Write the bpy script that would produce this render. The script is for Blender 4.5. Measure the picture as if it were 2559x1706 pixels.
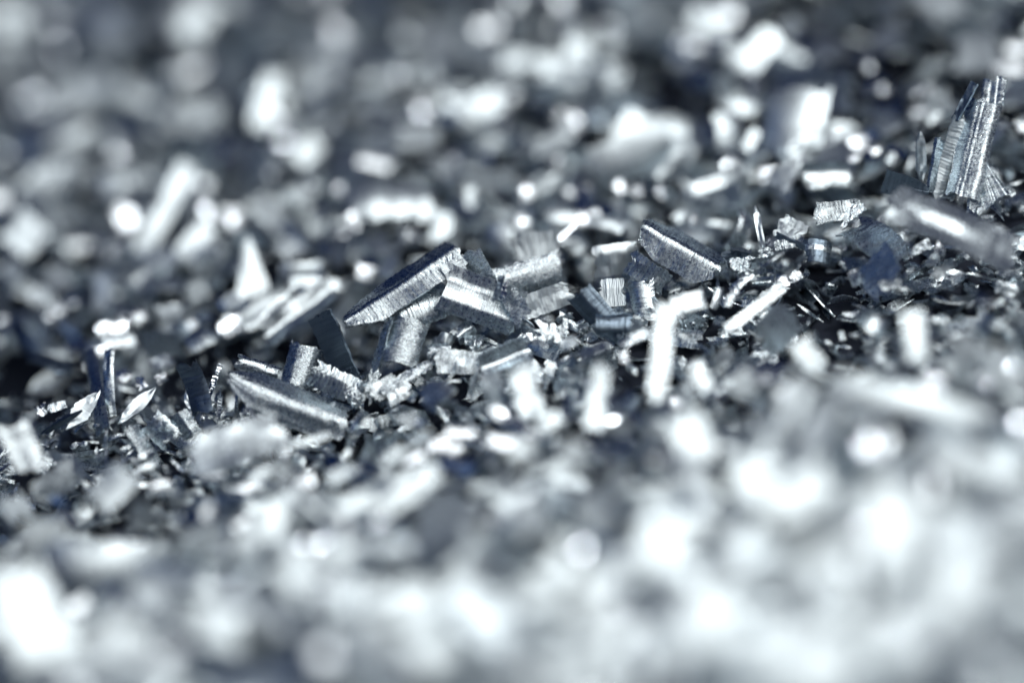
import bpy, math, random
import numpy as np
from mathutils import Vector, Matrix

# ------------------------------------------------------------------ scene, camera, light, exposure
sc = bpy.context.scene
for o in list(bpy.data.objects):
    bpy.data.objects.remove(o)
COL = sc.collection
R = math.radians

# one unit is one hundred pixels of the photograph on the plane in focus
D = 71.08                    # camera to plane in focus
ELEV = R(28)                 # how steeply the camera looks down on the heap
FWD = Vector((0, math.cos(ELEV), -math.sin(ELEV)))
UPV = Vector((0, math.sin(ELEV), math.cos(ELEV)))
RGT = Vector((1, 0, 0))
CAM = -FWD * D
cd = bpy.data.cameras.new('camera')
cam = bpy.data.objects.new('camera', cd); COL.objects.link(cam)
cam.location = CAM
cam.rotation_euler = (math.pi / 2 - ELEV, 0, 0)
cd.lens = 100; cd.sensor_width = 36
cd.clip_start = 0.5; cd.clip_end = 1000
cd.dof.use_dof = True
cd.dof.focus_distance = D
cd.dof.aperture_fstop = 0.1 / (2 * 3.0)
cd.dof.aperture_blades = 0
sc.camera = cam

w = bpy.data.worlds.new('World'); sc.world = w; w.use_nodes = True
bg = w.node_tree.nodes['Background']
bg.inputs[0].default_value = (0.05, 0.158, 0.60, 1)
bg.inputs[1].default_value = 0.085

KEY = Vector((14, -31, 52))
SPOT = Vector((17, -5, 33))
def area(name, loc, target, size, power, color, shape='DISK', size_y=None):
    l = bpy.data.lights.new(name, 'AREA'); l.shape = shape; l.size = size
    if size_y: l.size_y = size_y
    l.energy = power; l.color = color
    o = bpy.data.objects.new(name, l); COL.objects.link(o)
    o.location = loc
    o.rotation_euler = (Vector(target) - Vector(loc)).to_track_quat('-Z', 'Y').to_euler()
    return o
area('key_lamp', KEY, (2, -5, 0), 62, 29000, (1.0, 0.955, 0.88))
area('spot_lamp', SPOT, (0, 0, 0), 1.8, 3400, (1.0, 0.975, 0.93))
area('fill_lamp', (-30, -10, 30), (-2, 4, 0), 24, 500, (0.34, 0.56, 1.0), 'SQUARE')  # added fill from the left, cool so that dark faces turn blue

sc.view_settings.view_transform = 'Standard'
sc.view_settings.look = 'None'
sc.view_settings.exposure = 0
sc.view_settings.gamma = 1
sc.cycles.use_denoising = True
sc.cycles.max_bounces = 6
sc.cycles.glossy_bounces = 2
sc.cycles.diffuse_bounces = 1
sc.cycles.sample_clamp_indirect = 6

rng = np.random.default_rng(7)
random.seed(7)

# ------------------------------------------------------------------ materials
def metal(name, base, rough, stri=(16, 1.4), bump=0.35, fine=0.25, rvar=0.12, spread=0.10):
    m = bpy.data.materials.new(name); m.use_nodes = True
    nt = m.node_tree; N = nt.nodes; L = nt.links
    bs = N['Principled BSDF']
    bs.inputs['Metallic'].default_value = 1
    tc = N.new('ShaderNodeTexCoord')
    oi = N.new('ShaderNodeObjectInfo')
    mp = N.new('ShaderNodeMapping'); mp.inputs['Scale'].default_value = (stri[0], stri[1], 1)
    off = N.new('ShaderNodeVectorMath'); off.operation = 'ADD'
    sclr = N.new('ShaderNodeMath'); sclr.operation = 'MULTIPLY'; sclr.inputs[1].default_value = 37.0
    L.new(oi.outputs['Random'], sclr.inputs[0])
    L.new(tc.outputs['UV'], mp.inputs['Vector'])
    L.new(mp.outputs['Vector'], off.inputs[0]); L.new(sclr.outputs[0], off.inputs[1])
    n1 = N.new('ShaderNodeTexNoise'); n1.inputs['Scale'].default_value = 1; n1.inputs['Detail'].default_value = 5
    n1.inputs['Roughness'].default_value = 0.62
    L.new(off.outputs[0], n1.inputs['Vector'])
    n2 = N.new('ShaderNodeTexNoise'); n2.inputs['Scale'].default_value = 11; n2.inputs['Detail'].default_value = 4
    n2.inputs['Roughness'].default_value = 0.7
    L.new(tc.outputs['UV'], n2.inputs['Vector'])
    b1 = N.new('ShaderNodeBump'); b1.inputs['Strength'].default_value = bump; b1.inputs['Distance'].default_value = 0.06
    b2 = N.new('ShaderNodeBump'); b2.inputs['Strength'].default_value = fine; b2.inputs['Distance'].default_value = 0.05
    L.new(n1.outputs['Fac'], b1.inputs['Height']); L.new(n2.outputs['Fac'], b2.inputs['Height'])
    L.new(b1.outputs[0], b2.inputs['Normal']); L.new(b2.outputs[0], bs.inputs['Normal'])
    mr = N.new('ShaderNodeMapRange')
    mr.inputs['From Min'].default_value = 0.3; mr.inputs['From Max'].default_value = 0.7
    mr.inputs['To Min'].default_value = rough - rvar; mr.inputs['To Max'].default_value = rough + rvar
    L.new(n2.outputs['Fac'], mr.inputs['Value']); L.new(mr.outputs[0], bs.inputs['Roughness'])
    # slight alloy and tarnish differences from piece to piece, and faint streaks
    cr = N.new('ShaderNodeMapRange')
    cr.inputs['To Min'].default_value = 1 - spread; cr.inputs['To Max'].default_value = 1 + spread * 0.4
    L.new(oi.outputs['Random'], cr.inputs['Value'])
    st = N.new('ShaderNodeMapRange'); st.inputs['From Min'].default_value = 0.35; st.inputs['From Max'].default_value = 0.6
    st.inputs['To Min'].default_value = 0.78; st.inputs['To Max'].default_value = 1.0
    L.new(n1.outputs['Fac'], st.inputs['Value'])
    mu = N.new('ShaderNodeMath'); mu.operation = 'MULTIPLY'
    L.new(cr.outputs[0], mu.inputs[0]); L.new(st.outputs[0], mu.inputs[1])
    vm = N.new('ShaderNodeVectorMath'); vm.operation = 'SCALE'; vm.inputs[0].default_value = base
    L.new(mu.outputs[0], vm.inputs['Scale']); L.new(vm.outputs[0], bs.inputs['Base Color'])
    return m

ALU = (0.668, 0.772, 0.845)
M = {
    'cut':    metal('cut_aluminium', ALU, 0.29, (17, 0.7), 0.40, 0.12),
    'ribbed': metal('ribbed_aluminium', ALU, 0.27, (13, 0.3), 0.75, 0.08),
    'matte':  metal('matte_aluminium', ALU, 0.42, (9, 0.5), 0.30, 0.10),
    'grainy': metal('torn_aluminium', ALU, 0.25, (20, 2.0), 0.65, 0.30),
    'smooth': metal('smooth_aluminium', (0.72, 0.81, 0.90), 0.19, (6, 0.5), 0.12, 0.06, 0.04),
    'dark':   metal('shaded_aluminium', (0.21, 0.28, 0.36), 0.34, (14, 0.5), 0.5, 0.12),  # same metal coloured darker, shade for pieces turned from the lamp
}
gm = bpy.data.materials.new('shaded_gap_dust'); gm.use_nodes = True
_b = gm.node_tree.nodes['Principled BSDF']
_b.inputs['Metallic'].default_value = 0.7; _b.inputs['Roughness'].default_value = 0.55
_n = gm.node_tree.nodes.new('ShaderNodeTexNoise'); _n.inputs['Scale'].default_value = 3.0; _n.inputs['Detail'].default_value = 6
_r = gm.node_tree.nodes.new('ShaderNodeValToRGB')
_r.color_ramp.elements[0].color = (0.012, 0.016, 0.028, 1); _r.color_ramp.elements[1].color = (0.06, 0.075, 0.11, 1)  # dust made navy-black: the shade of the gaps is in its colour
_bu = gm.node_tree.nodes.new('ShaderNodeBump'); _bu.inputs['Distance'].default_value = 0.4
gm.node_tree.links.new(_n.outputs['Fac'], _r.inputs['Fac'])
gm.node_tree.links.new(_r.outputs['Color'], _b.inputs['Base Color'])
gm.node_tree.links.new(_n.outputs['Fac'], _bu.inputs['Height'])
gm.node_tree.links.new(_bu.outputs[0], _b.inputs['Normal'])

# ------------------------------------------------------------------ the heap's surface
def bed(x, y):
    """height of the heap at x, y: it slopes up to the right, with gentle lumps"""
    z = -0.12 + 0.20 * x
    z = z + 0.17 * np.maximum(0, y - 1) + 0.06 * np.maximum(0, -y - 2)               # the heap rises behind and before the dip in the middle
    z = z + 0.55 * np.exp(-((y - 0.53 * (0.20 * x - 0.12) - 0.3) / 2.0) ** 2)      # the low crest the lens is focused on
    z = z + 0.22 * np.sin(x * 0.55 + 0.8) * np.cos(y * 0.33 + 0.4) + 0.15 * np.sin(y * 0.7 - x * 0.31 + 2.0)
    return z

def ray(px, py):
    return (FWD * D + RGT * ((px - 1279.5) / 100) + UPV * ((853 - py) / 100)) / D

def at(px, py, dz):
    """the point seen at this pixel, dz beyond the plane in focus"""
    return CAM + ray(px, py) * (D + dz)

def ground_dz(px, py):
    """how far beyond the plane in focus the heap's surface lies at this pixel"""
    r = ray(px, py); lo, hi = -40.0, 60.0
    for _ in range(40):
        mid = (lo + hi) / 2
        p = CAM + r * (D + mid)
        if p.z > float(bed(p.x, p.y)): lo = mid
        else: hi = mid
    return lo

# ------------------------------------------------------------------ shaving generator
def vnoise(n, k, r):
    """jagged 1-D noise in -1..1 with about k knots over n samples"""
    k = max(2, int(k))
    xs = np.sort(np.concatenate([[0, 1], r.random(k)]))
    return np.interp(np.linspace(0, 1, n), xs, r.uniform(-1, 1, k + 2))

def grid_noise(nu, nv, ku, kv, r):
    g = r.uniform(-1, 1, (ku + 1, kv + 1))
    a = np.linspace(0, ku, nu); b = np.linspace(0, kv, nv)
    i = np.minimum(a.astype(int), ku - 1); j = np.minimum(b.astype(int), kv - 1)
    fa = (a - i)[:, None]; fb = (b - j)[None, :]
    return (g[i][:, j] * (1 - fa) * (1 - fb) + g[i + 1][:, j] * fa * (1 - fb)
            + g[i][:, j + 1] * (1 - fa) * fb + g[i + 1][:, j + 1] * fa * fb)

def shaving(L=2.0, W=0.8, T=0.05, nu=24, nv=10, bend=0.0, arc=0.0, crease=(), twist=0.0, prof=None,
            rag=0.08, endrag=0.08, ridge=(0.0, 10), line=(0.0, 6), rough=0.0, notch=0, seed=0):
    """a strip of cut metal: x along its length, y across, z its outer face; returns verts, quads, uvs"""
    r = np.random.default_rng(seed)
    nu += 1; nv += 1
    u = np.linspace(0, 1, nu); s = np.linspace(-1, 1, nv)
    pw = prof(u) if prof is not None else np.ones(nu)
    eL = vnoise(nu, nu * 0.35, r) * 0.6 + vnoise(nu, 5, r) * 0.6
    eR = vnoise(nu, nu * 0.35, r) * 0.6 + vnoise(nu, 5, r) * 0.6
    for _ in range(notch):
        c = r.integers(2, nu - 2); (eL if r.random() < .5 else eR)[c:c + max(1, nu // 25)] -= 4
    e0 = vnoise(nv, min(9, nv * 0.7), r) * .7 + vnoise(nv, 3, r) * 0.8
    e1 = vnoise(nv, min(9, nv * 0.7), r) * .7 + vnoise(nv, 3, r) * 0.8
    S = s[None, :] * np.ones((nu, 1)); U = u[:, None] * np.ones((1, nv))
    edge = np.where(S > 0, eR[:, None], -eL[:, None]) * S ** 2
    Y = 0.5 * W * pw[:, None] * (S + rag * edge)
    X = U * L - L / 2 + endrag * min(L, W) * ((1 - U) ** 4 * e0[None, :] - U ** 4 * e1[None, :])
    # across: integrate the bend angle
    phi = arc * Y / max(W, 1e-6)
    for (c, ang, sh) in crease:
        tt = np.clip((S - c) / sh * 0.5 + 0.5, 0, 1); phi = phi + ang * (tt * tt * (3 - 2 * tt) - 0.5)
    dY = np.diff(Y, axis=1); pm = 0.5 * (phi[:, 1:] + phi[:, :-1])
    yy = np.concatenate([np.zeros((nu, 1)), np.cumsum(np.cos(pm) * dY, axis=1)], axis=1)
    nn = np.concatenate([np.zeros((nu, 1)), np.cumsum(-np.sin(pm) * dY, axis=1)], axis=1)
    mid = nv // 2
    yy = yy - yy[:, mid:mid + 1] + Y[:, mid:mid + 1]; nn = nn - nn[:, mid:mid + 1]
    tw = twist * (U - 0.5)
    yy, nn = yy * np.cos(tw) - nn * np.sin(tw), yy * np.sin(tw) + nn * np.cos(tw)
    th = bend * X / L
    if abs(bend) > 1e-3:
        Rr = L / bend; xc = Rr * np.sin(X / Rr); zc = -Rr * (1 - np.cos(X / Rr))
    else:
        xc = X; zc = np.zeros_like(X)
    P = np.stack([xc + nn * np.sin(th), yy, zc + nn * np.cos(th)], axis=-1)
    du = np.gradient(P, axis=0); dv = np.gradient(P, axis=1)
    Nn = np.cross(du, dv); Nn /= np.maximum(np.linalg.norm(Nn, axis=-1, keepdims=True), 1e-9)
    disp = np.zeros((nu, nv))
    if ridge[0]:
        k = max(2, int(ridge[1]))
        base = vnoise(nu, k * 2, r) + 0.6 * np.sign(np.sin(u * k * math.pi * 2 + vnoise(nu, 6, r) * 2))
        disp += ridge[0] * base[:, None] * (0.55 + 0.45 * grid_noise(nu, nv, 6, 3, r))
    if line[0]:
        disp += line[0] * vnoise(nv, line[1] * 2, r)[None, :] * (0.7 + 0.3 * grid_noise(nu, nv, 4, 4, r))
    if rough:
        disp += rough * r.uniform(-1, 1, (nu, nv))
    disp += 0.012 * L * grid_noise(nu, nv, 4, 3, r)
    P = P + Nn * disp[..., None]
    th_ = T * (0.5 + 0.18 * grid_noise(nu, nv, min(8, nu - 1), 3, r))[..., None]
    top = (P + Nn * th_).reshape(-1, 3); bot = (P - Nn * th_).reshape(-1, 3)
    uv = np.stack([X, Y], axis=-1).reshape(-1, 2)
    idx = np.arange(nu * nv).reshape(nu, nv)
    q = np.stack([idx[:-1, :-1], idx[1:, :-1], idx[1:, 1:], idx[:-1, 1:]], axis=-1).reshape(-1, 4)
    n = nu * nv
    loop = np.concatenate([idx[:, 0][::-1], idx[0, 1:], idx[1:, -1], idx[-1, ::-1][1:-1]])
    m = len(loop)
    rt = top[loop]; rb = bot[loop]
    i = np.arange(m); j = (i + 1) % m
    rq = np.stack([2 * n + i, 2 * n + j, 2 * n + m + j, 2 * n + m + i], axis=-1)
    verts = np.concatenate([top, bot, rt, rb])
    uvs = np.concatenate([uv, uv, uv[loop], uv[loop] + [0, T]])
    quads = np.concatenate([q, q[:, ::-1] + n, rq])
    return verts, quads, uvs

def to_mesh(name, data, mat, smooth=True):
    v, q, uv = data
    me = bpy.data.meshes.new(name)
    me.vertices.add(len(v)); me.vertices.foreach_set('co', np.ascontiguousarray(v, dtype=np.float32).ravel())
    me.loops.add(len(q) * 4); me.loops.foreach_set('vertex_index', np.ascontiguousarray(q, dtype=np.int32).ravel())
    me.polygons.add(len(q)); me.polygons.foreach_set('loop_start', np.arange(0, len(q) * 4, 4, dtype=np.int32))
    me.polygons.foreach_set('use_smooth', np.full(len(q), smooth))
    l = me.uv_layers.new(name='UVMap')
    l.data.foreach_set('uv', np.ascontiguousarray(uv[q.ravel()], dtype=np.float32).ravel())
    me.update(calc_edges=True)
    me.materials.append(mat)
    return me

def frame(axis, normal):
    x = axis.normalized(); z = (normal - x * normal.dot(x)).normalized(); y = z.cross(x)
    return Matrix((x, y, z)).transposed()

def half(p, lamp=KEY):
    return ((lamp - p).normalized() + (CAM - p).normalized()).normalized()

def link(name, me, mat4=None, parent=None):
    o = bpy.data.objects.new(name, me); COL.objects.link(o)
    if parent is not None:
        o.parent = parent
    if mat4 is not None:
        o.matrix_world = mat4
    return o

def place(x1, y1, x2, y2, dz, turn=0.0, dz2=None):
    """world matrix and length of a shaving lying between two pixels at that depth;
    turn swings its outer face about its length, away from facing the camera (degrees)"""
    a = at(x1, y1, dz); b = at(x2, y2, dz if dz2 is None else dz2)
    c = (a + b) / 2; ax = b - a
    n = Matrix.Rotation(R(turn), 3, ax.normalized()) @ (CAM - c).normalized()
    return Matrix.Translation(c) @ frame(ax, n).to_4x4(), ax.length

# profile helpers
def leaf(p=1.0):     return lambda u: np.maximum(0.06, np.sin(np.pi * np.clip(u, 0, 1)) ** p)
def taper(a, b):     return lambda u: a + (b - a) * u
def tip(k=2.5):      return lambda u: np.maximum(0.05, np.minimum(1, (u * k + 0.06)))
def ends(k=6):       return lambda u: np.maximum(0.1, np.minimum(1, np.minimum(u, 1 - u) * k + 0.25))
def bulge(a=.3):     return lambda u: 1 - a + a * np.sin(np.pi * u)

# ------------------------------------------------------------------ ground
def build_ground():
    n = 150
    xs = np.linspace(-60, 60, n); ys = np.linspace(-42, 75, n)
    Xg, Yg = np.meshgrid(xs, ys, indexing='ij')
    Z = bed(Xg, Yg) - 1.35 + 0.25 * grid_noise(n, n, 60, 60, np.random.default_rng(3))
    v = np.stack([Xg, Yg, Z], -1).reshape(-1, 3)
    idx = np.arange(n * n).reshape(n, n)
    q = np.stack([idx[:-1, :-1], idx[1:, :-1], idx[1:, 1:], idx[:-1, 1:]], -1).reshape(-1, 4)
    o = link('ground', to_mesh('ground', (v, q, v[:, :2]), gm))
    o['kind'] = 'structure'
build_ground()

CAT = 'metal shaving'
def tag(o, label, group=None, cat=CAT):
    o['label'] = label; o['category'] = cat
    if group: o['group'] = group

# ------------------------------------------------------------------ shavings in focus, each its own shape
G_FOCUS = 'sharp shavings along the band in focus'
SHIFT = {}
def settle(px, py, dz):
    """how far to bring a piece towards the camera so that it lies on the heap, never buried in it"""
    return max(min(0.0, ground_dz(px, py + 10) - 0.15 - dz), -0.35)
def hero(name, label, p, W, mat='cut', dz=0.0, dz2=None, turn=0.0, aim=None, parent=None, **kw):
    """turn: outer face swung away from the camera; aim: swung away from where it would flash in the lamp"""
    sh = SHIFT[parent.name] if parent is not None else settle((p[0] + p[2]) / 2, max(p[1], p[3]) * .5 + (p[1] + p[3]) * .25, dz)
    dz += sh
    if dz2 is not None: dz2 += sh
    m, L = place(p[0], p[1], p[2], p[3], dz, turn, dz2)
    if aim is not None:
        c = m.translation.copy(); H = half(c)
        im = at(p[2], p[3], dz if dz2 is None else dz2) - at(p[0], p[1], dz)
        ax = im + FWD * max(-.6 * im.length, min(.6 * im.length, -im.dot(H) / FWD.dot(H)))
        L = ax.length
        m = Matrix.Translation(c) @ frame(ax, Matrix.Rotation(R(aim), 3, ax.normalized()) @ H).to_4x4()
    kw.setdefault('nu', 70); kw.setdefault('nv', 26); kw.setdefault('seed', int(p[0] * 7 + p[1]))
    kw.setdefault('T', 0.07)
    if 'rough' in kw: kw['rough'] *= .45
    if W > 40: kw['rag'] = kw.get('rag', .08) * .75; kw['endrag'] = kw.get('endrag', .08) * .8
    me = to_mesh(name, shaving(L=L, W=W / 100, **kw), M[mat])
    o = link(name, me, m, parent)
    if parent is None:
        tag(o, label, G_FOCUS)
    return o
def root(name, label, px, py, dz):
    e = bpy.data.objects.new(name, None); COL.objects.link(e)
    sh = settle(px, py, dz)
    e.location = at(px, py, dz + sh)
    e.empty_display_size = 0.2
    tag(e, label, G_FOCUS); SHIFT[e.name] = sh
    bpy.context.view_layer.update()
    return e

# the long creased shaving in the middle
hero('creased_shaving', 'long creased shaving with dark ribbed upper face and bright lower face, centre of the heap',
     (864, 802, 1136, 616), 118, 'ribbed', 0.1, aim=-36, crease=[(-0.05, 0.9, 0.10)], ridge=(0.022, 44), prof=lambda u: np.minimum(1, u * 3.2 + 0.3),
     rag=0.06, endrag=0.10, nu=120, nv=34, T=0.09)
hero('arched_shaving', 'arched ribbed shaving tucked under the long creased shaving',
     (968, 790, 1125, 735), 100, 'ribbed', 0.15, aim=-8, bend=0.5, arc=1.5, ridge=(0.02, 20), rag=0.10, endrag=0.2, nu=80, T=0.06)
hero('column_shaving', 'short upright shaving with a bright stripe down its middle and grainy edge',
     (1032, 792, 998, 906), 92, 'grainy', -0.1, aim=5, arc=1.5, ridge=(0.008, 30), rough=0.012, rag=0.07, endrag=0.12, nu=80, nv=44)
hero('blade_shaving', 'narrow dark blade leaning left against the short upright striped shaving',
     (972, 800, 922, 985), 30, 'cut', 0.05, turn=50, rag=0.25, endrag=0.4, ridge=(0.012, 16), rough=0.01)
e = root('cracked_shaving', 'cracked angular shaving with a raised grey tab and a deep split, right of centre', 1200, 790, 0)
hero('plate', '', (1114, 716, 1302, 786), 120, 'cut', 0.0, aim=25, parent=e, crease=[(-0.45, 0.4, 0.06), (.5, -.25, .1)], rag=0.05, endrag=0.08, line=(0.012, 5), nu=80, nv=36, T=0.10)
hero('raised_tab', '', (1172, 632, 1232, 740), 62, 'grainy', 0.35, turn=28, parent=e, arc=0.5, rag=0.05, endrag=0.25, rough=0.012, nu=60, T=0.08)
hero('side_tab', '', (1124, 648, 1166, 735), 58, 'cut', 0.12, aim=14, parent=e, rag=0.06, endrag=0.25, line=(.01, 4), nu=50, T=0.07)
hero('torn_corner', '', (1264, 722, 1308, 792), 52, 'grainy', -0.35, aim=26, parent=e, rag=0.15, endrag=0.3, ridge=(.012, 10), nu=50, T=0.06)
hero('splinter', '', (1254, 690, 1238, 752), 14, 'dark', -0.6, turn=15, parent=e, rag=0.4, endrag=0.5, nu=24, nv=6, T=0.05)
hero('splinter', '', (1262, 706, 1256, 742), 16, 'smooth', -0.58, turn=10, parent=e, rag=0.5, endrag=0.5, nu=24, nv=6, T=0.05)
hero('sparkling_shaving', 'arched shaving with a glittering white top edge behind the cracked shaving',
     (1228, 728, 1412, 672), 104, 'grainy', 0.7, aim=16, arc=1.2, rough=0.012, rag=0.08, endrag=0.15, line=(0.012, 6), nu=80, nv=40)
hero('under_flake', 'pale flat flake lying below the shaving with the glittering top edge',
     (1300, 775, 1420, 730), 60, 'matte', 0.7, aim=18, rag=0.12, endrag=0.3, ridge=(.008, 8))
hero('ribbed_plate', 'pale ribbed plate with a wavy top edge standing behind the glittering arched shaving',
     (1290, 632, 1402, 612), 88, 'matte', 1.7, aim=14, ridge=(0.02, 6), rag=0.16, endrag=0.2, bend=0.3)
hero('bright_bar', 'small bright white bar leaning beside the pale ribbed plate',
     (1392, 602, 1450, 553), 17, 'smooth', 1.5, aim=2, rag=0.15, endrag=0.3, nu=30, nv=8)
hero('curled_leaf', 'leaf-shaped shaving with a black upper band and bright striped lower band',
     (1606, 562, 1796, 668), 132, 'ribbed', 0.15, aim=-16, crease=[(0.0, 1.15, 0.22)], ridge=(0.012, 36), rough=0.004,
     prof=lambda u: np.minimum(1, 0.62 + 1.2 * u) * np.minimum(1, (1.02 - u) * 3 + 0.45), rag=0.05, endrag=0.12, nu=110, nv=40, T=0.08)
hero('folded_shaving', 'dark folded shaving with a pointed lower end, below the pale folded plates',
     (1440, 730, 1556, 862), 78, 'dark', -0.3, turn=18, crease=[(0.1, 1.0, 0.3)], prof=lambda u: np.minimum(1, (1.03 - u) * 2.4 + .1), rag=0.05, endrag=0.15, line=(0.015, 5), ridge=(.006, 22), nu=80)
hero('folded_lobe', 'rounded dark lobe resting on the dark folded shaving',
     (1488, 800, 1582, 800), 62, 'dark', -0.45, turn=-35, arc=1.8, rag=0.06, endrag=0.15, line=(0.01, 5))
hero('square_plate', 'pale square plate with a bent shaded corner above the dark folded shaving',
     (1482, 655, 1592, 640), 78, 'matte', 0.9, aim=12, crease=[(.5, .5, .3)], bend=0.5, rag=0.06, endrag=0.16)
hero('corner_plate', 'folded plate with a serrated lower edge, between the square plate and leaf-shaped shaving',
     (1572, 650, 1662, 715), 62, 'cut', 0.6, aim=26, bend=0.7, rag=0.16, endrag=0.2, ridge=(.012, 14))
hero('streaked_plate', 'pale streaked plate just above the dark folded shaving',
     (1490, 735, 1562, 728), 70, 'matte', 0.3, aim=10, ridge=(0.016, 7), rag=0.12, endrag=0.2)
hero('curled_plate', 'grey curled plate to the right of the pale streaked plate',
     (1600, 700, 1610, 800), 66, 'cut', 0.2, aim=20, arc=1.4, rag=0.1, endrag=0.2, ridge=(.008, 10))
hero('lined_plate', 'flat pale plate scored with fine upright lines, below the short upright striped shaving',
     (1090, 900, 1208, 910), 64, 'ribbed', -0.35, aim=8, ridge=(0.010, 26), rag=0.06, endrag=0.18, prof=taper(1.0, 0.85), nu=100, T=0.08)
hero('plate_curl', 'small crumpled curl at the upper left corner of the lined plate',
     (1068, 876, 1120, 870), 34, 'grainy', -0.3, aim=-10, arc=1.6, rough=0.02, rag=0.2, endrag=0.3, nu=40, nv=18)
hero('trough_shaving', 'grey trough-shaped shaving to the right of the lined plate',
     (1204, 918, 1318, 872), 72, 'cut', -0.6, aim=8, crease=[(0, -1.1, 0.3)], line=(0.01, 5), rag=0.05, endrag=0.1)
hero('striped_flake', 'small pale flake with sharp stripes, lower of two under the lined plate',
     (968, 998, 1024, 962), 44, 'ribbed', -0.5, aim=7, ridge=(0.008, 10), rag=0.08, endrag=0.15, nu=60)
hero('striped_flake', 'small pale flake with sharp stripes, upper of two, with a dark hollow beside it',
     (932, 988, 992, 948), 42, 'ribbed', -0.4, aim=7, ridge=(0.008, 10), rag=0.08, endrag=0.15, nu=60)
hero('jagged_sliver', 'jagged glinting sliver running up to the left corner of the lined plate',
     (958, 975, 1082, 905), 26, 'grainy', -0.35, aim=-12, rough=0.03, rag=0.4, endrag=0.5, nu=70, nv=12)
hero('spiked_sliver', 'spiky bright sliver standing between the dark blade and the striped flakes',
     (918, 1005, 940, 925), 26, 'grainy', -0.2, aim=12, rough=0.03, rag=0.5, endrag=0.6, nu=50, nv=12)
hero('large_trough', 'large trough-shaped shaving with a bright ridge along it, lower left of the sharp band',
     (578, 940, 866, 1052), 108, 'grainy', -0.3, aim=-6, dz2=-0.7, crease=[(-0.15, 1.0, 0.35)], rough=0.006, line=(0.012, 6),
     prof=lambda u: np.minimum(1, u * 3.4 + 0.25), rag=0.05, endrag=0.1, nu=110, nv=40, T=0.08)
hero('under_strip', 'thin grey strip peeping out beneath the large trough-shaped shaving',
     (640, 1022, 815, 1088), 26, 'cut', -0.35, aim=15, rag=0.15, endrag=0.3)
hero('barrel_shaving', 'barrel-shaped shaving with sparkling left side, standing on the large trough-shaped shaving',
     (768, 856, 742, 962), 92, 'grainy', -0.1, aim=4, arc=2.0, rough=0.016, rag=0.06, endrag=0.12, line=(.008, 6), nu=70, nv=40)
hero('rolled_sliver', 'small rolled sliver lying left of the barrel-shaped shaving',
     (592, 900, 695, 932), 36, 'cut', 0.0, aim=6, arc=1.9, rough=0.006, rag=0.1, endrag=0.3, nu=60)
hero('serrated_shaving', 'serrated grey shaving to the right of the barrel-shaped shaving',
     (786, 930, 908, 992), 66, 'cut', -0.15, aim=18, arc=0.7, ridge=(.02, 12), rag=0.22, endrag=0.3, notch=3, nu=80)
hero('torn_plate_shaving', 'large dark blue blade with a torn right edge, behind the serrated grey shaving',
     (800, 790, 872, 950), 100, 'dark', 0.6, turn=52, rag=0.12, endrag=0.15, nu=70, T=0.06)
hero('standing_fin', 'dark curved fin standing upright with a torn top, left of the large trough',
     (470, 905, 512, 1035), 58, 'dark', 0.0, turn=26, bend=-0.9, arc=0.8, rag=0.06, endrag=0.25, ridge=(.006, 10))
hero('fin_blade', 'small pale blade tucked under the standing dark fin',
     (464, 975, 484, 1030), 24, 'matte', 0.15, aim=18, prof=leaf(), rag=.05, endrag=.1)
hero('beaded_thread', 'thin beaded thread of metal rising beside the standing dark fin',
     (545, 912, 506, 1050), 12, 'smooth', 0.25, aim=8, rag=0.6, endrag=0.5, ridge=(.05, 14), nu=60, nv=6, T=0.08)
hero('block_chip', 'small blocky chip with stepped ribs below the standing dark fin',
     (442, 1035, 480, 1090), 58, 'ribbed', -0.15, aim=18, crease=[(0.2, 1.1, .1)], ridge=(.02, 7), rag=0.05, endrag=0.1)
hero('crackled_chip', 'grey crumpled chip with a black crack on its left, below the pale leaf sliver',
     (375, 1050, 432, 1105), 66, 'cut', -0.1, aim=28, arc=.8, rag=0.15, endrag=0.2, rough=.008)
hero('crusty_chip', 'crusty dark chip left of the black crack',
     (330, 1065, 395, 1165), 56, 'grainy', -0.25, aim=-32, rag=0.18, endrag=0.25, rough=.02, arc=.8)
hero('pale_leaf_sliver', 'pale leaf-like sliver pointing down to the left, above the grey crumpled chip',
     (388, 968, 300, 1056), 34, 'matte', 0.2, aim=10, prof=leaf(.8), rag=.12, endrag=.2)
hero('dark_leaf_sliver', 'thin dark leaf sliver with a bright fringe at the far left',
     (102, 1084, 204, 1026), 20, 'dark', -0.1, turn=40, prof=leaf(.8), rag=.15, endrag=.2, nu=50, nv=10)
hero('torn_flake', 'pale flake with torn edge beside the thin dark leaf sliver',
     (238, 985, 170, 1070), 46, 'matte', 0.2, aim=8, rag=.22, endrag=.35, prof=leaf(.6))
hero('hooked_strip', 'dark upright strip whose sharp serrated hook ends at its foot, far left',
     (222, 880, 258, 1080), 40, 'cut', 2.4, turn=34, dz2=-0.1, arc=1.0, ridge=(.008, 30), rag=.06, endrag=.1)
hero('pale_stick', 'thin pale stick lying at the lower left edge of the sharp band',
     (330, 1146, 424, 1212), 16, 'matte', -0.9, aim=8, rag=.12, endrag=.2, nu=40, nv=8)
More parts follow.
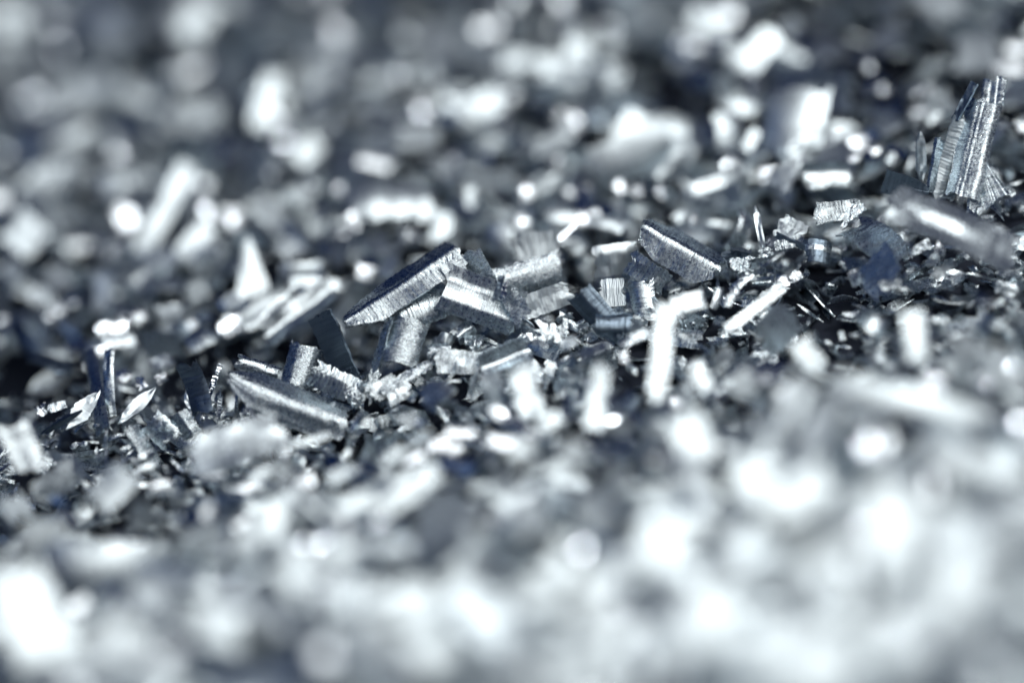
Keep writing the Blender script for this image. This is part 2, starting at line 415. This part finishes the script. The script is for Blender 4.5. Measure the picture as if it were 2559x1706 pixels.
# right-hand group
e = root('upright_sheaf', 'tall upright sheaf of layered shavings leaning right, at the far right', 2400, 490, 0)
hero('ribbed_strip', '', (2464, 250, 2398, 492), 96, 'grainy', 0.0, aim=10, parent=e, crease=[(.62, .7, .12), (-.4, .4, .2)], arc=.3, ridge=(.008, 60), line=(0.014, 7), rough=.008, rag=.05, endrag=.14, nu=120, nv=40)
hero('back_strip', '', (2412, 300, 2352, 490), 70, 'matte', 0.35, turn=-22, parent=e, ridge=(.01, 24), rag=.08, endrag=.2, T=.06)
hero('thin_strip', '', (2300, 330, 2302, 450), 26, 'matte', 0.5, turn=-35, parent=e, prof=ends(4), rag=.15, endrag=.1)
hero('edge_strip', '', (2352, 350, 2330, 478), 44, 'cut', 0.25, turn=-55, parent=e, rag=.08, endrag=.2, ridge=(.01, 12))
hero('pale_cap', '', (2488, 200, 2478, 264), 60, 'cut', 0.5, aim=22, parent=e, ridge=(.008, 5), line=(.02, 4), rag=.12, endrag=.25)
hero('dark_spur', '', (2436, 208, 2386, 300), 20, 'dark', 0.3, turn=30, parent=e, rag=.12, endrag=.2, nu=40, nv=10)
hero('fan_shaving', 'fan-shaped shaving with fine bright lines leaning against the tall upright sheaf',
     (2440, 372, 2468, 512), 116, 'ribbed', -0.1, aim=20, line=(0.022, 12), ridge=(.006, 12), prof=taper(.12, 1.0), rag=.03, endrag=.12, nu=70, nv=60)
hero('sickle_flake', 'dark half-disc flake with a pale curved rim, left of the tall upright sheaf',
     (2208, 452, 2322, 478), 62, 'dark', 0.0, turn=18, prof=lambda u: np.maximum(.05, np.sqrt(np.clip(1 - u ** 2, 0, 1))), rag=.03, endrag=.04, line=(.008, 9), nu=60, nv=30, T=.06)
hero('lined_flake', 'pale lined flake with a jagged lower left corner, left of the blurred pale strip',
     (2036, 535, 2150, 515), 52, 'ribbed', -0.05, aim=8, ridge=(.012, 18), rag=.14, endrag=.3, prof=taper(1.1, .7), nu=90)
hero('crystal_chip', 'small glittering jagged chip on the right end of the pale lined flake',
     (2098, 560, 2156, 512), 30, 'grainy', -0.15, aim=-12, rough=.05, rag=.3, endrag=.4, nu=40, nv=16)
hero('thin_crescent', 'thin pale crescent sliver standing upright in front of a round grey ring',
     (1886, 512, 1908, 628), 17, 'matte', 0.2, aim=12, bend=0.8, twist=.8, prof=ends(3), rag=.06, endrag=.2, nu=50, nv=10)
hero('angular_flake', 'pale angular panel with sparkling corners, right of the thin crescent sliver',
     (1945, 560, 2000, 590), 62, 'matte', 0.3, aim=14, rag=.18, endrag=.25, rough=.01)
hero('dark_twig', 'dark twig-like sliver crossing in front of the pale angular panel',
     (1940, 588, 2010, 618), 14, 'dark', -0.1, turn=35, rag=.12, endrag=.2, nu=30, nv=6)
hero('frilled_flake', 'small pale frilled flake below the dark twig-like sliver',
     (1938, 614, 1984, 606), 26, 'ribbed', -0.1, aim=8, ridge=(.02, 6), rag=.1, endrag=.2, nu=40)
e = root('coiled_shaving', 'dark tightly coiled shaving with fine bright rings, right of the dark twig-like sliver', 2045, 640, 0)
for k in range(4):
    hero('coil', '', (2006 + k * 4, 600 + 14 * k, 2084 - k * 3, 612 + 13 * k), 17, 'dark' if k != 1 else 'cut', 0.1 - 0.12 * k, turn=-20, parent=e, bend=1.7, rag=.05, endrag=.1, nu=40, nv=8, T=.05)
hero('crumb', 'dark grainy crumb in the hollow right of the leaf-shaped shaving', (1812, 640, 1862, 648), 46, 'dark', 0.1, turn=20, rough=.05, rag=.25, endrag=.3, nu=26, nv=20, T=.25)
hero('crumb', 'small grainy crumb with white specks below the thin crescent sliver', (1838, 668, 1880, 660), 40, 'grainy', -0.05, turn=-20, rough=.06, rag=.3, endrag=.3, nu=26, nv=20, T=.2)
hero('crumb', 'crumbly pale lump at the foot of the thin crescent sliver', (1898, 632, 1932, 628), 24, 'grainy', 0.05, turn=0, rough=.04, rag=.3, endrag=.3, nu=20, nv=16, T=.15)
hero('ragged_bit', 'ragged dark bit with bright burrs between the cracked shaving and dark folded shaving', (1345, 825, 1412, 840), 48, 'cut', -0.2, turn=-20, rough=.02, rag=.3, endrag=.4, notch=4, nu=50)
hero('upright_burr', 'tiny upright bright burr beside the ragged dark bit', (1414, 795, 1410, 840), 14, 'grainy', -0.25, aim=8, rough=.02, rag=.2, endrag=.3, nu=26, nv=8)
hero('glint_bit', 'tiny bright crystal bit below the right end of the cracked shaving', (1302, 852, 1334, 838), 22, 'smooth', -0.35, aim=0, rough=.03, rag=.3, endrag=.3, nu=20, nv=12)
hero('grey_wedge', 'grey wedge with bright facets in the dark hollow under the cracked shaving', (1140, 845, 1185, 812), 44, 'cut', 0.5, aim=10, crease=[(0, 1, .2)], rag=.1, endrag=.2)
hero('curly_bit', 'small looped bit in the dark hollow under the cracked shaving', (1095, 838, 1135, 852), 26, 'matte', 0.4, aim=16, bend=2.2, rag=.1, endrag=.2, nu=40, nv=8)

# ------------------------------------------------------------------ shavings out of focus, read off the photograph
# x1, y1, x2, y2, width, tone (1 = catches the lamp, 0 = turned away), kind
SOFT = [
 # the far slope, upper left
 (22,15,28,120,62,.80,'flat'),(30,190,75,165,45,.6,'flat'),(312,50,252,118,75,.55,'flat'),(505,20,468,105,62,.9,'flat'),
 (262,200,160,268,60,.66,'flat'),(90,392,275,338,58,.62,'arc'),(190,352,245,335,56,.88,'flat'),(425,285,560,292,78,.64,'flat'),
 (684,182,645,318,46,.86,'flat'),(826,78,846,72,40,1,'bit'),(770,240,790,270,60,.6,'flat'),(796,352,740,408,46,.95,'flat'),
 (672,448,690,442,30,.66,'bit'),(756,468,776,460,30,.55,'bit'),(832,472,852,466,28,.8,'bit'),(258,482,352,440,52,.95,'arc'),
 (300,550,326,530,56,1,'bit'),(470,405,356,632,46,1,'flat'),(432,640,342,722,42,.6,'flat'),(512,540,530,530,44,.96,'bit'),
 (572,552,590,548,40,.96,'bit'),(522,560,454,634,44,.88,'flat'),(640,498,712,575,52,.72,'flat'),(640,90,700,50,60,.5,'flat'),
 (560,200,600,160,60,.45,'flat'),(100,620,30,560,90,.72,'flat'),(110,560,150,520,60,.62,'flat'),(20,690,40,665,44,.66,'flat'),
 (120,700,180,690,60,.58,'flat'),(70,745,120,735,40,.66,'flat'),(108,792,124,782,26,.75,'bit'),(140,774,156,762,26,.7,'bit'),
 (168,760,184,748,24,.65,'bit'),(255,685,258,775,42,.55,'flat'),(470,735,515,715,46,.72,'flat'),(390,690,420,720,44,.5,'flat'),
 (292,790,308,780,24,.72,'bit'),(338,790,356,784,26,.78,'bit'),(395,782,452,772,30,.6,'flat'),(248,822,310,815,26,.92,'bit'),
 (262,858,338,848,28,.86,'flat'),(352,862,452,858,62,.5,'flat'),(266,870,278,1040,24,.58,'arc'),(25,800,85,880,26,.35,'arc'),
 (80,880,165,920,26,.35,'arc'),(592,806,552,826,36,1,'bit'),(470,860,535,828,44,.55,'arc'),(298,944,314,936,30,.66,'bit'),
 (342,960,362,950,30,.66,'bit'),(380,915,428,895,30,.66,'flat'),(396,950,412,940,22,.7,'bit'),(96,1030,112,1022,24,.85,'bit'),
 (124,1022,162,1010,20,.85,'flat'),(620,600,635,745,92,.92,'tri'),(590,770,570,735,40,.7,'flat'),(700,640,742,610,50,.6,'flat'),
 (830,722,668,846,72,.72,'trough'),(748,702,640,812,17,.95,'flat'),(728,700,848,712,24,.88,'flat'),(700,680,820,672,40,.6,'arc'),
 # the far slope, upper middle
 (1120,60,1170,30,70,.5,'flat'),(1060,120,1130,95,90,.52,'flat'),(1245,20,1275,12,60,.55,'flat'),(1390,8,1412,5,40,.85,'bit'),
 (1262,90,1292,80,60,.5,'flat'),(1235,150,1345,165,66,1,'arc'),(1345,170,1400,165,50,.85,'flat'),(1450,95,1435,165,58,.7,'flat'),
 (982,208,1004,202,36,.78,'bit'),(1045,205,1100,180,58,.7,'flat'),(1040,272,1062,266,44,.95,'bit'),(1000,345,1095,342,50,.56,'flat'),
 (1146,290,1248,246,56,1,'flat'),(1246,308,1268,300,34,.66,'bit'),(1396,296,1414,288,30,.8,'bit'),(1432,306,1450,298,32,.92,'bit'),
 (1515,200,1550,180,62,.82,'flat'),(1330,378,1425,338,38,.66,'flat'),(1378,412,1402,408,32,.66,'bit'),(1120,398,1136,388,28,.72,'bit'),
 (1595,285,1548,352,54,.96,'flat'),(1622,350,1644,320,44,.82,'flat'),(1480,430,1690,350,110,.62,'arc'),(1168,452,1282,444,52,.6,'flat'),
 (1174,466,1176,520,22,.88,'flat'),(920,540,965,512,44,.9,'flat'),(1040,540,1078,512,46,.92,'flat'),(872,560,892,550,40,.9,'bit'),
 (870,500,1085,492,84,.56,'arc'),(1305,488,1325,478,28,.88,'bit'),(1292,555,1310,545,26,.82,'bit'),(1338,480,1400,440,26,.66,'flat'),
 (1540,470,1560,464,26,1,'bit'),(1580,480,1602,468,28,.82,'bit'),(1648,490,1652,470,22,.86,'bit'),(1636,442,1712,368,24,.66,'flat'),
 (1362,532,1462,548,30,.72,'arc'),(1468,545,1582,572,28,.82,'arc'),(1230,560,1280,640,60,.55,'arc'),(1425,625,1440,600,60,.72,'flat'),
 (1100,620,1140,600,40,.45,'flat'),(1020,600,1050,590,40,.6,'bit'),(985,640,960,690,30,.4,'flat'),(930,600,970,640,36,.4,'flat'),
 # the far slope, upper right
 (1935,82,1852,180,58,.96,'flat'),(1965,50,1985,90,50,.6,'flat'),(1790,225,1835,205,56,.5,'flat'),(1818,272,1832,372,62,.70,'arc'),
 (2000,205,1965,400,140,.76,'arc'),(2048,316,1972,384,26,1,'flat'),(1890,326,1862,378,24,.96,'flat'),(2010,385,1930,470,76,.66,'tri'),
 (2005,432,2125,428,58,.6,'trough'),(2020,462,2118,455,22,.75,'ragged'),(1724,478,1812,448,28,1,'flat'),(2150,160,2172,150,44,.74,'bit'),
 (2102,205,2120,196,40,.48,'bit'),(2160,228,2172,222,26,.55,'bit'),(2200,226,2210,220,18,.72,'bit'),(2205,125,2232,60,50,.42,'flat'),
 (2280,230,2308,222,26,.62,'bit'),(2390,140,2500,130,90,.5,'flat'),(2320,270,2372,250,60,.56,'flat'),(2318,306,2348,284,16,.92,'flat'),
 (2180,380,2192,374,16,.95,'bit'),(2128,402,2142,398,14,.7,'bit'),(2218,408,2236,384,15,.92,'flat'),(2512,306,2468,352,30,.56,'flat'),
 (2545,318,2559,310,26,.82,'bit'),(2090,150,2040,110,60,.4,'flat'),(2310,20,2400,-10,90,.5,'flat'),(1720,350,1700,400,60,.6,'flat'),
 (1800,440,1840,430,34,.66,'flat'),(1870,540,1850,600,40,.6,'ring'),(1740,545,1728,560,20,.8,'bit'),(2240,330,2200,300,40,.4,'flat'),
 # near slope, right of the sharp band
 (2252,505,2535,640,92,.58,'flat'),(2262,560,2290,495,40,.8,'flat'),(2498,600,2502,672,26,.72,'flat'),(2280,632,2322,606,22,.92,'flat'),
 (2332,692,2384,656,22,.95,'flat'),(2318,662,2345,640,18,.8,'flat'),(2340,630,2352,615,22,.75,'bit'),(2130,560,2250,640,70,.38,'flat'),
 (2180,640,2220,720,90,.42,'flat'),(2128,700,2142,690,36,.6,'bit'),(2198,715,2252,708,22,.72,'flat'),(2450,755,2466,745,34,.74,'bit'),
 (2385,700,2398,690,20,.6,'bit'),(1670,760,1636,1000,44,1,'flat'),(1680,765,1755,748,40,.9,'flat'),(1812,828,1958,716,26,.96,'flat'),
 (1952,708,1966,700,24,.95,'bit'),(1982,694,1994,686,18,.85,'bit'),(1812,765,1842,722,20,.9,'arc'),(1828,726,1878,682,20,.82,'arc'),
 (1784,770,1800,720,16,.75,'arc'),(1980,790,1900,860,90,.55,'flat'),(2150,790,2215,830,44,.76,'cup'),(2282,775,2292,905,50,.76,'flat'),
 (2420,830,2390,960,60,.6,'flat'),(2500,880,2470,960,70,.6,'flat'),(1735,918,1772,978,36,.95,'flat'),(1705,1035,1748,1140,86,1,'flat'),
 (1790,910,1830,880,40,.66,'flat'),(1830,985,1880,945,60,.74,'flat'),(2000,900,2040,875,80,.94,'flat'),(2015,950,1900,1140,60,.76,'flat'),
 (2080,1000,2010,1150,70,.7,'flat'),(2080,960,2490,1065,86,.95,'arc'),(2150,1120,2185,1100,60,1,'bit'),(2320,1120,2480,1180,80,.8,'flat'),
 (2530,970,2559,940,60,.7,'flat'),(1505,922,1480,1075,40,.86,'flat'),(1300,920,1335,1045,62,.72,'flat'),(1402,1036,1345,1076,28,.92,'flat'),
 (1280,1115,1320,1140,60,.84,'flat'),(1410,1115,1460,1140,54,.7,'flat'),(1556,878,1562,905,18,.9,'bit'),(1405,868,1440,848,22,.74,'flat'),
 (1582,848,1622,828,22,.88,'flat'),(1450,890,1520,860,24,.5,'flat'),(1600,800,1580,830,24,.6,'flat'),(1540,1090,1560,1060,24,.6,'flat'),
 # near slope, left and middle
 (322,1175,248,1258,72,.76,'flat'),(175,1178,98,1240,66,.66,'flat'),(25,1060,82,1170,76,.84,'flat'),(498,1135,694,1078,94,.70,'flat'),
 (540,1168,654,1128,17,.96,'flat'),(620,1212,668,1170,21,.96,'flat'),(690,1165,882,1345,34,.62,'flat'),(850,1325,872,1318,36,.82,'bit'),
 (718,1236,658,1345,52,1,'flat'),(628,1330,598,1400,50,.82,'flat'),(836,1272,934,1240,36,.92,'flat'),(1088,1176,928,1292,46,.95,'flat'),
 (928,1296,948,1286,40,.9,'bit'),(1168,1340,1196,1322,46,.76,'flat'),(905,1350,1030,1375,40,.66,'flat'),(728,1112,822,1090,15,.88,'flat'),
 (700,1130,716,1122,22,.85,'bit'),(820,1200,880,1170,26,.8,'flat'),(960,1160,1010,1120,26,.85,'flat'),(985,1160,1075,1080,20,.7,'flat'),
 (990,1045,1035,1050,40,.82,'tri'),(1165,1082,1178,1074,22,.95,'bit'),(1060,1000,1120,960,50,.5,'flat'),(1220,930,1260,1040,50,.55,'flat'),
 (380,1270,330,1310,70,.45,'flat'),(150,1130,190,1190,40,.5,'flat'),(20,1240,60,1300,60,.6,'flat'),(540,1260,520,1300,40,.7,'bit'),
 # the nearest shavings along the bottom
 (20,1420,150,1690,150,1,'flat'),(140,1400,420,1420,110,.82,'arc'),(240,1560,380,1650,110,.8,'flat'),(490,1560,600,1570,90,.86,'flat'),
 (735,1400,780,1490,92,.92,'flat'),(775,1675,805,1660,70,.82,'bit'),(1025,1470,1050,1550,92,1,'flat'),(1050,1590,1095,1650,92,1,'flat'),
 (1150,1500,1270,1600,90,.74,'flat'),(1360,1400,1420,1450,84,.92,'flat'),(1430,1530,1530,1560,100,.76,'flat'),(1660,1300,1620,1440,84,1,'flat'),
 (1640,1630,1690,1600,90,.82,'flat'),(1470,1700,1520,1680,90,.88,'flat'),(1760,1480,1810,1620,104,.92,'flat'),(1910,1150,1860,1240,84,1,'flat'),
 (2070,1195,1920,1280,86,1,'flat'),(2230,1220,2235,1470,110,1,'flat'),(2420,1330,2370,1600,116,1,'arc'),(1960,1660,2160,1590,96,.86,'flat'),
 (2500,1140,2520,1190,80,.92,'flat'),(620,1460,560,1520,80,.66,'flat'),(330,1480,420,1500,90,.7,'flat'),(900,1580,960,1640,90,.7,'flat'),
 (2280,1560,2200,1640,100,.8,'flat'),(2500,1300,2540,1380,90,.8,'flat'),(1500,1260,1470,1330,60,.7,'flat'),(1330,1250,1300,1330,60,.66,'flat'),
 (1240,1190,1290,1230,60,.66,'flat'),(1560,1180,1520,1230,60,.6,'flat'),(60,1340,160,1330,70,.7,'flat'),(450,1370,540,1330,60,.7,'flat'),
 (840,1460,900,1500,70,.7,'flat'),(2080,1360,1990,1420,80,.75,'flat'),(1900,1400,1850,1340,80,.8,'flat'),(2120,1500,2050,1450,90,.8,'flat'),
]
# a few lie on top of others, nearer the lens than the heap behind them
LIFT = {(2252, 505): -2.0, (25, 1060): -2.2, (498, 1135): -1.3, (1670, 760): -1.0, (1680, 765): -1.0, (2262, 560): -2.2, (322, 1175): -1.2}
soft_things = []
for i, (x1, y1, x2, y2, wd, tone, kind) in enumerate(SOFT):
    mx, my = (x1 + x2) / 2, (y1 + y2) / 2
    foot = my + 12 + 0.35 * abs(y2 - y1)             # what stands up rises from its foot
    g = ground_dz(mx, foot)
    g1 = g + 0.55 * (ground_dz(x1, y1 + 12) - g); g2 = g + 0.55 * (ground_dz(x2, y2 + 12) - g)
    lift = LIFT.get((x1, y1), -0.5 if abs(g) > 3 else -0.2)
    a = at(x1, y1, g1 + lift); b = at(x2, y2, g2 + lift)
    c = (a + b) / 2; ax = b - a
    H = half(c, SPOT if kind == 'bit' and tone > .7 else KEY)
    if tone > .5:                       # lies square to the lamp and the lens, so it flashes
        im = (at(x2, y2, g) - at(x1, y1, g))
        ax = im + FWD * max(-1.5 * im.length, min(1.5 * im.length, -im.dot(H) / FWD.dot(H)))
    ang = (1 - tone) * (48 if g > 3 else 60) + random.uniform(-3, 3)
    sgn = -1 if random.random() < 0.5 else 1
    n = Matrix.Rotation(R(ang * sgn), 3, ax.normalized()) @ H
    f = frame(ax, n)
    vdir = (CAM - c).normalized()
    fore = max(0.5, abs(f.col[2].dot(vdir)))
    W = wd / 100 * (D + g) / D / fore
    L = max(ax.length, 0.25)
    near = abs(g) < 3.5
    kw = dict(L=L, W=W, T=0.06, nu=36 if near else 18, nv=16 if near else 8, seed=1000 + i)
    mat = 'cut' if near else 'matte'
    nm = 'metal_flake'
    if kind == 'flat': kw.update(bend=random.uniform(-.3, .5), rag=.10, endrag=.2, ridge=(.012, 8)); nm = 'metal_flake'
    if kind == 'arc': kw.update(bend=random.uniform(.6, 1.1), arc=.7, rag=.09, endrag=.15, ridge=(.012, 8)); nm = 'curled_shaving'
    if kind == 'bit': kw.update(arc=.25, rag=.2, endrag=.25, rough=.005); nm = 'metal_bit'; mat = 'smooth'
    if kind == 'tri': kw.update(prof=taper(.15, 1.0), rag=.08, endrag=.15); nm = 'pointed_flake'
    if kind == 'trough': kw.update(crease=[(0, -1.0, .3)], rag=.1, endrag=.2, ridge=(.01, 8)); nm = 'trough_shaving'
    if kind == 'ragged': kw.update(rag=.4, endrag=.5, rough=.02); nm = 'ragged_flake'
    if kind == 'ring': kw.update(bend=4.2, rag=.05, L=2.4, W=.4, nu=40); nm = 'ring_shaving'
    if kind == 'cup': kw.update(bend=-2.2, rag=.06, arc=.4); nm = 'cup_shaving'
    if tone < .37: mat = 'dark'  # turned far from the lamp: the shade is put into the metal's colour
    o = link(nm, to_mesh(nm, shaving(**kw), M[mat]), Matrix.Translation(c) @ f.to_4x4())
    soft_things.append((o, mx, my, g, tone, kind, L, W))

TONES = [(.9, 'bright white'), (.72, 'pale'), (.5, 'grey'), (-1, 'dark')]
DEPTHS = [(12, 'at the far back'), (6, 'on the far slope'), (1, 'just behind the sharp band'), (-1, 'within the sharp band'),
          (-5, 'just before the sharp band'), (-10, 'on the near slope'), (-99, 'nearest the lens')]
ACROSS = ['far left', 'left of centre', 'about the centre', 'right of centre', 'far right']
def name_of(o, mx, my, g, tone, kind, L, W, p):
    t = next(b for a_, b in TONES if tone >= a_)
    d = next(b for a_, b in DEPTHS if g > a_)
    ang = abs(math.degrees(math.atan2(p[3] - p[1], p[2] - p[0]))) % 180
    lie = 'level' if ang < 22 or ang > 158 else ('upright' if 62 < ang < 118 else 'slanting')
    sh = {'arc': 'curl', 'bit': 'speck', 'tri': 'wedge', 'trough': 'trough', 'ragged': 'ragged strip', 'ring': 'ring', 'cup': 'cup'}.get(kind)
    if kind == 'bit': lie = 'small'
    if sh is None: sh = 'bar' if L > 2.2 * W else ('flake' if L > 1.1 * W else 'broad flake')
    return f'{t} blurred {lie} {sh} {d}, {ACROSS[min(4, int(mx / 512))]}'
by = {}
for th, p in zip(soft_things, SOFT):
    by.setdefault(name_of(*th, p), []).append(th)
NTH = ['first', 'second', 'third', 'fourth', 'fifth', 'sixth', 'seventh', 'eighth', 'ninth', 'tenth']
for lab, ths in by.items():
    ths.sort(key=lambda t: t[1])
    for k, th in enumerate(ths):
        l = lab if len(ths) == 1 else f'{lab}, {NTH[k]} from left'
        tag(th[0], l, 'blurred shavings on the far slope' if th[3] > 0 else 'blurred shavings on the near slope',
            {'bit': 'metal bit', 'arc': 'metal curl'}.get(th[5], 'metal flake'))

# ------------------------------------------------------------------ the rest of the heap
def proto(n, res, lo=(0.9, 2.4), seed0=0):
    out = []
    for k in range(n):
        r = np.random.default_rng(seed0 + k)
        L = r.uniform(*lo); W = L * r.uniform(.22, .62)
        out.append(shaving(L=L, W=W, T=0.05, nu=res[0], nv=res[1], bend=r.normal(0, .6), arc=r.normal(0, .8),
                           twist=r.normal(0, .3), rag=.14, endrag=.25, ridge=(.012 * r.random(), 8), line=(.01 * r.random(), 4),
                           rough=.006, prof=[None, bulge(.4), taper(1, .4), ends(4), leaf(.7)][k % 5], seed=seed0 + k))
    return out
P_MID = proto(20, (22, 9), (0.7, 2.0), 4000)
P_FAR = proto(24, (9, 4), (0.9, 2.4), 5000)
P_FLECK = [shaving(L=.3 + .05 * k, W=.2 + .02 * k, T=.03, nu=5, nv=3, arc=.1 * k, rag=.2, endrag=.2, seed=7000 + k) for k in range(8)]
P_SLIVER = [shaving(L=.5 + .09 * k, W=.07 + .02 * (k % 4), T=.035, nu=10, nv=2, bend=(-1) ** k * .25 * (k % 5), twist=.3 * k, rag=.3, endrag=.4, prof=ends(3), seed=8000 + k) for k in range(10)]
P_CRUMB = proto(14, (5, 3), (0.12, 0.42), 6000)

def rot_batch(pts, r, tilt=0.75, lamp=None):
    """random resting attitudes: outer face turned to the lamp or mostly up, any heading"""
    n = len(pts); out = np.empty((n, 3, 3))
    for i in range(n):
        # nearer pieces are tilted to the lamp more often, to brighten the foreground
        X, Y = pts[i][0], pts[i][1]
        k = min(1, max(0, (-Y - 1.5) / 8))
        far = 0.34 if X < 3 + 0.4 * Y else 0.16
        if r.random() < far + (0.97 - far) * k:          # turned to the lamp
            nrm = half(Vector(pts[i])) + Vector(r.normal(0, .2 - .06 * k, 3))
        else:
            nrm = Vector((r.normal(0, tilt), r.normal(0.1 - 0.6 * k, tilt), 1.0)).normalized()
        if lamp is not None:                             # flecks added for bright spots, faces aimed to glint in this lamp
            nrm = half(Vector(pts[i]), lamp) + Vector(r.normal(0, tilt, 3))
        elif r.random() < .12: nrm = Vector((r.normal(), r.normal(), r.normal() * .3)).normalized()
        h = r.uniform(0, 2 * math.pi)
        out[i] = np.array(frame(Vector((math.cos(h), math.sin(h), r.normal(0, .25))), nrm))
    return out

def scatter(name, protos, pts, r, mat, label, cat, sc_=(.8, 1.2), tilt=.75, lamp=None):
    rots = rot_batch(pts, r, tilt, lamp)
    V, Q, T_ = [], [], []; base = 0
    for p, Rm in zip(pts, rots):
        v, q, uv = protos[r.integers(len(protos))]
        V.append((v * r.uniform(*sc_)) @ Rm.T + p); Q.append(q + base); T_.append(uv + r.uniform(0, 40, 2)); base += len(v)
    o = link(name, to_mesh(name, (np.concatenate(V), np.concatenate(Q), np.concatenate(T_)), mat))
    o['kind'] = 'stuff'; o['label'] = label; o['category'] = cat
    return o

def points(n, r, x, y, zlo, zhi, band=None):
    P = np.stack([r.uniform(*x, n), r.uniform(*y, n), np.zeros(n)], 1)
    P[:, 2] = bed(P[:, 0], P[:, 1]) + r.uniform(zlo, zhi, n)
    dz = P[:, 1] * FWD.y + P[:, 2] * FWD.z
    if band is not None:
        P = P[np.abs(dz) < band[1]] if band[0] == 'in' else P[np.abs(dz) >= band[1]]
    return hollow(P)

r1 = np.random.default_rng(21)
# hollows in the heap, where the photograph shows deep dark gaps: pixel and half width
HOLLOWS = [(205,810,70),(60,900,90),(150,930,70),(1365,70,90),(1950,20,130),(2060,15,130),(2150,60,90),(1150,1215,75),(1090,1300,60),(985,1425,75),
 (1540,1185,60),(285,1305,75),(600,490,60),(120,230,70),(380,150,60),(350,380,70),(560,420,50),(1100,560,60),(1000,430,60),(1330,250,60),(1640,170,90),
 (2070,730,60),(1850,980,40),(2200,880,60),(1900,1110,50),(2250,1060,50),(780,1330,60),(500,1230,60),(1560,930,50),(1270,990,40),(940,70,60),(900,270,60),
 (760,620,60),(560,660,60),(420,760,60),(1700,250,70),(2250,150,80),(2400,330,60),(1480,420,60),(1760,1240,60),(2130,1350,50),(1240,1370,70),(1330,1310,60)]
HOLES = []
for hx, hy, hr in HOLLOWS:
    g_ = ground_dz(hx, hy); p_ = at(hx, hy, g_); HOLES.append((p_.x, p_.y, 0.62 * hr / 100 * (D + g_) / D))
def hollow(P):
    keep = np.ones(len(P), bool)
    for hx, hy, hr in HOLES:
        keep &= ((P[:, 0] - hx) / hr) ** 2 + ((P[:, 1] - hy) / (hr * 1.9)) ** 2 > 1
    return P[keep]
scatter('sharp_swarf', P_MID, points(2300, r1, (-16, 16), (-10, 10), -1.7, -.85, ('in', 3.5)), r1, M['cut'],
        'smaller shavings heaped between the sharp ones', 'swarf', (.5, .95))
scatter('blurred_swarf', P_FAR, points(5600, r1, (-34, 34), (-34, 44), -1.4, -.35, ('out', 3.5)), r1, M['matte'],
        'blurred mass of shavings that makes up the heap', 'swarf', (.85, 1.35))
scatter('far_swarf', P_FAR, points(2600, r1, (-26, 26), (3, 36), -.7, .05, ('out', 3.5)), r1, M['matte'],
        'blurred shavings carpeting the far slope', 'swarf', (.55, 1.0))
scatter('near_swarf', P_FAR, points(1500, r1, (-22, 22), (-32, -8), -.9, .1, ('out', 6)), r1, M['matte'],
        'blurred shavings heaped nearest the lens', 'swarf', (.8, 1.2))
scatter('metal_crumbs', P_CRUMB, points(4600, r1, (-17, 17), (-14, 14), -1.3, -.3, ('in', 5)), r1, M['grainy'],
        'fine metal crumbs lying between the shavings', 'crumbs', (.6, 1.9), 1.0)
scatter('metal_flecks', P_FLECK, points(2400, r1, (-24, 24), (-24, 36), -.4, .35, ('out', 3.0)), r1, M['smooth'],
        'glinting flecks of metal scattered over the heap', 'flecks', (.6, 1.6), .16, SPOT)
scatter('metal_slivers', P_SLIVER, points(1100, r1, (-17, 17), (-14, 14), -.95, -.1, ('in', 7)), r1, M['cut'],
        'thin slivers strewn over the shavings', 'slivers', (.6, 1.3), .9)
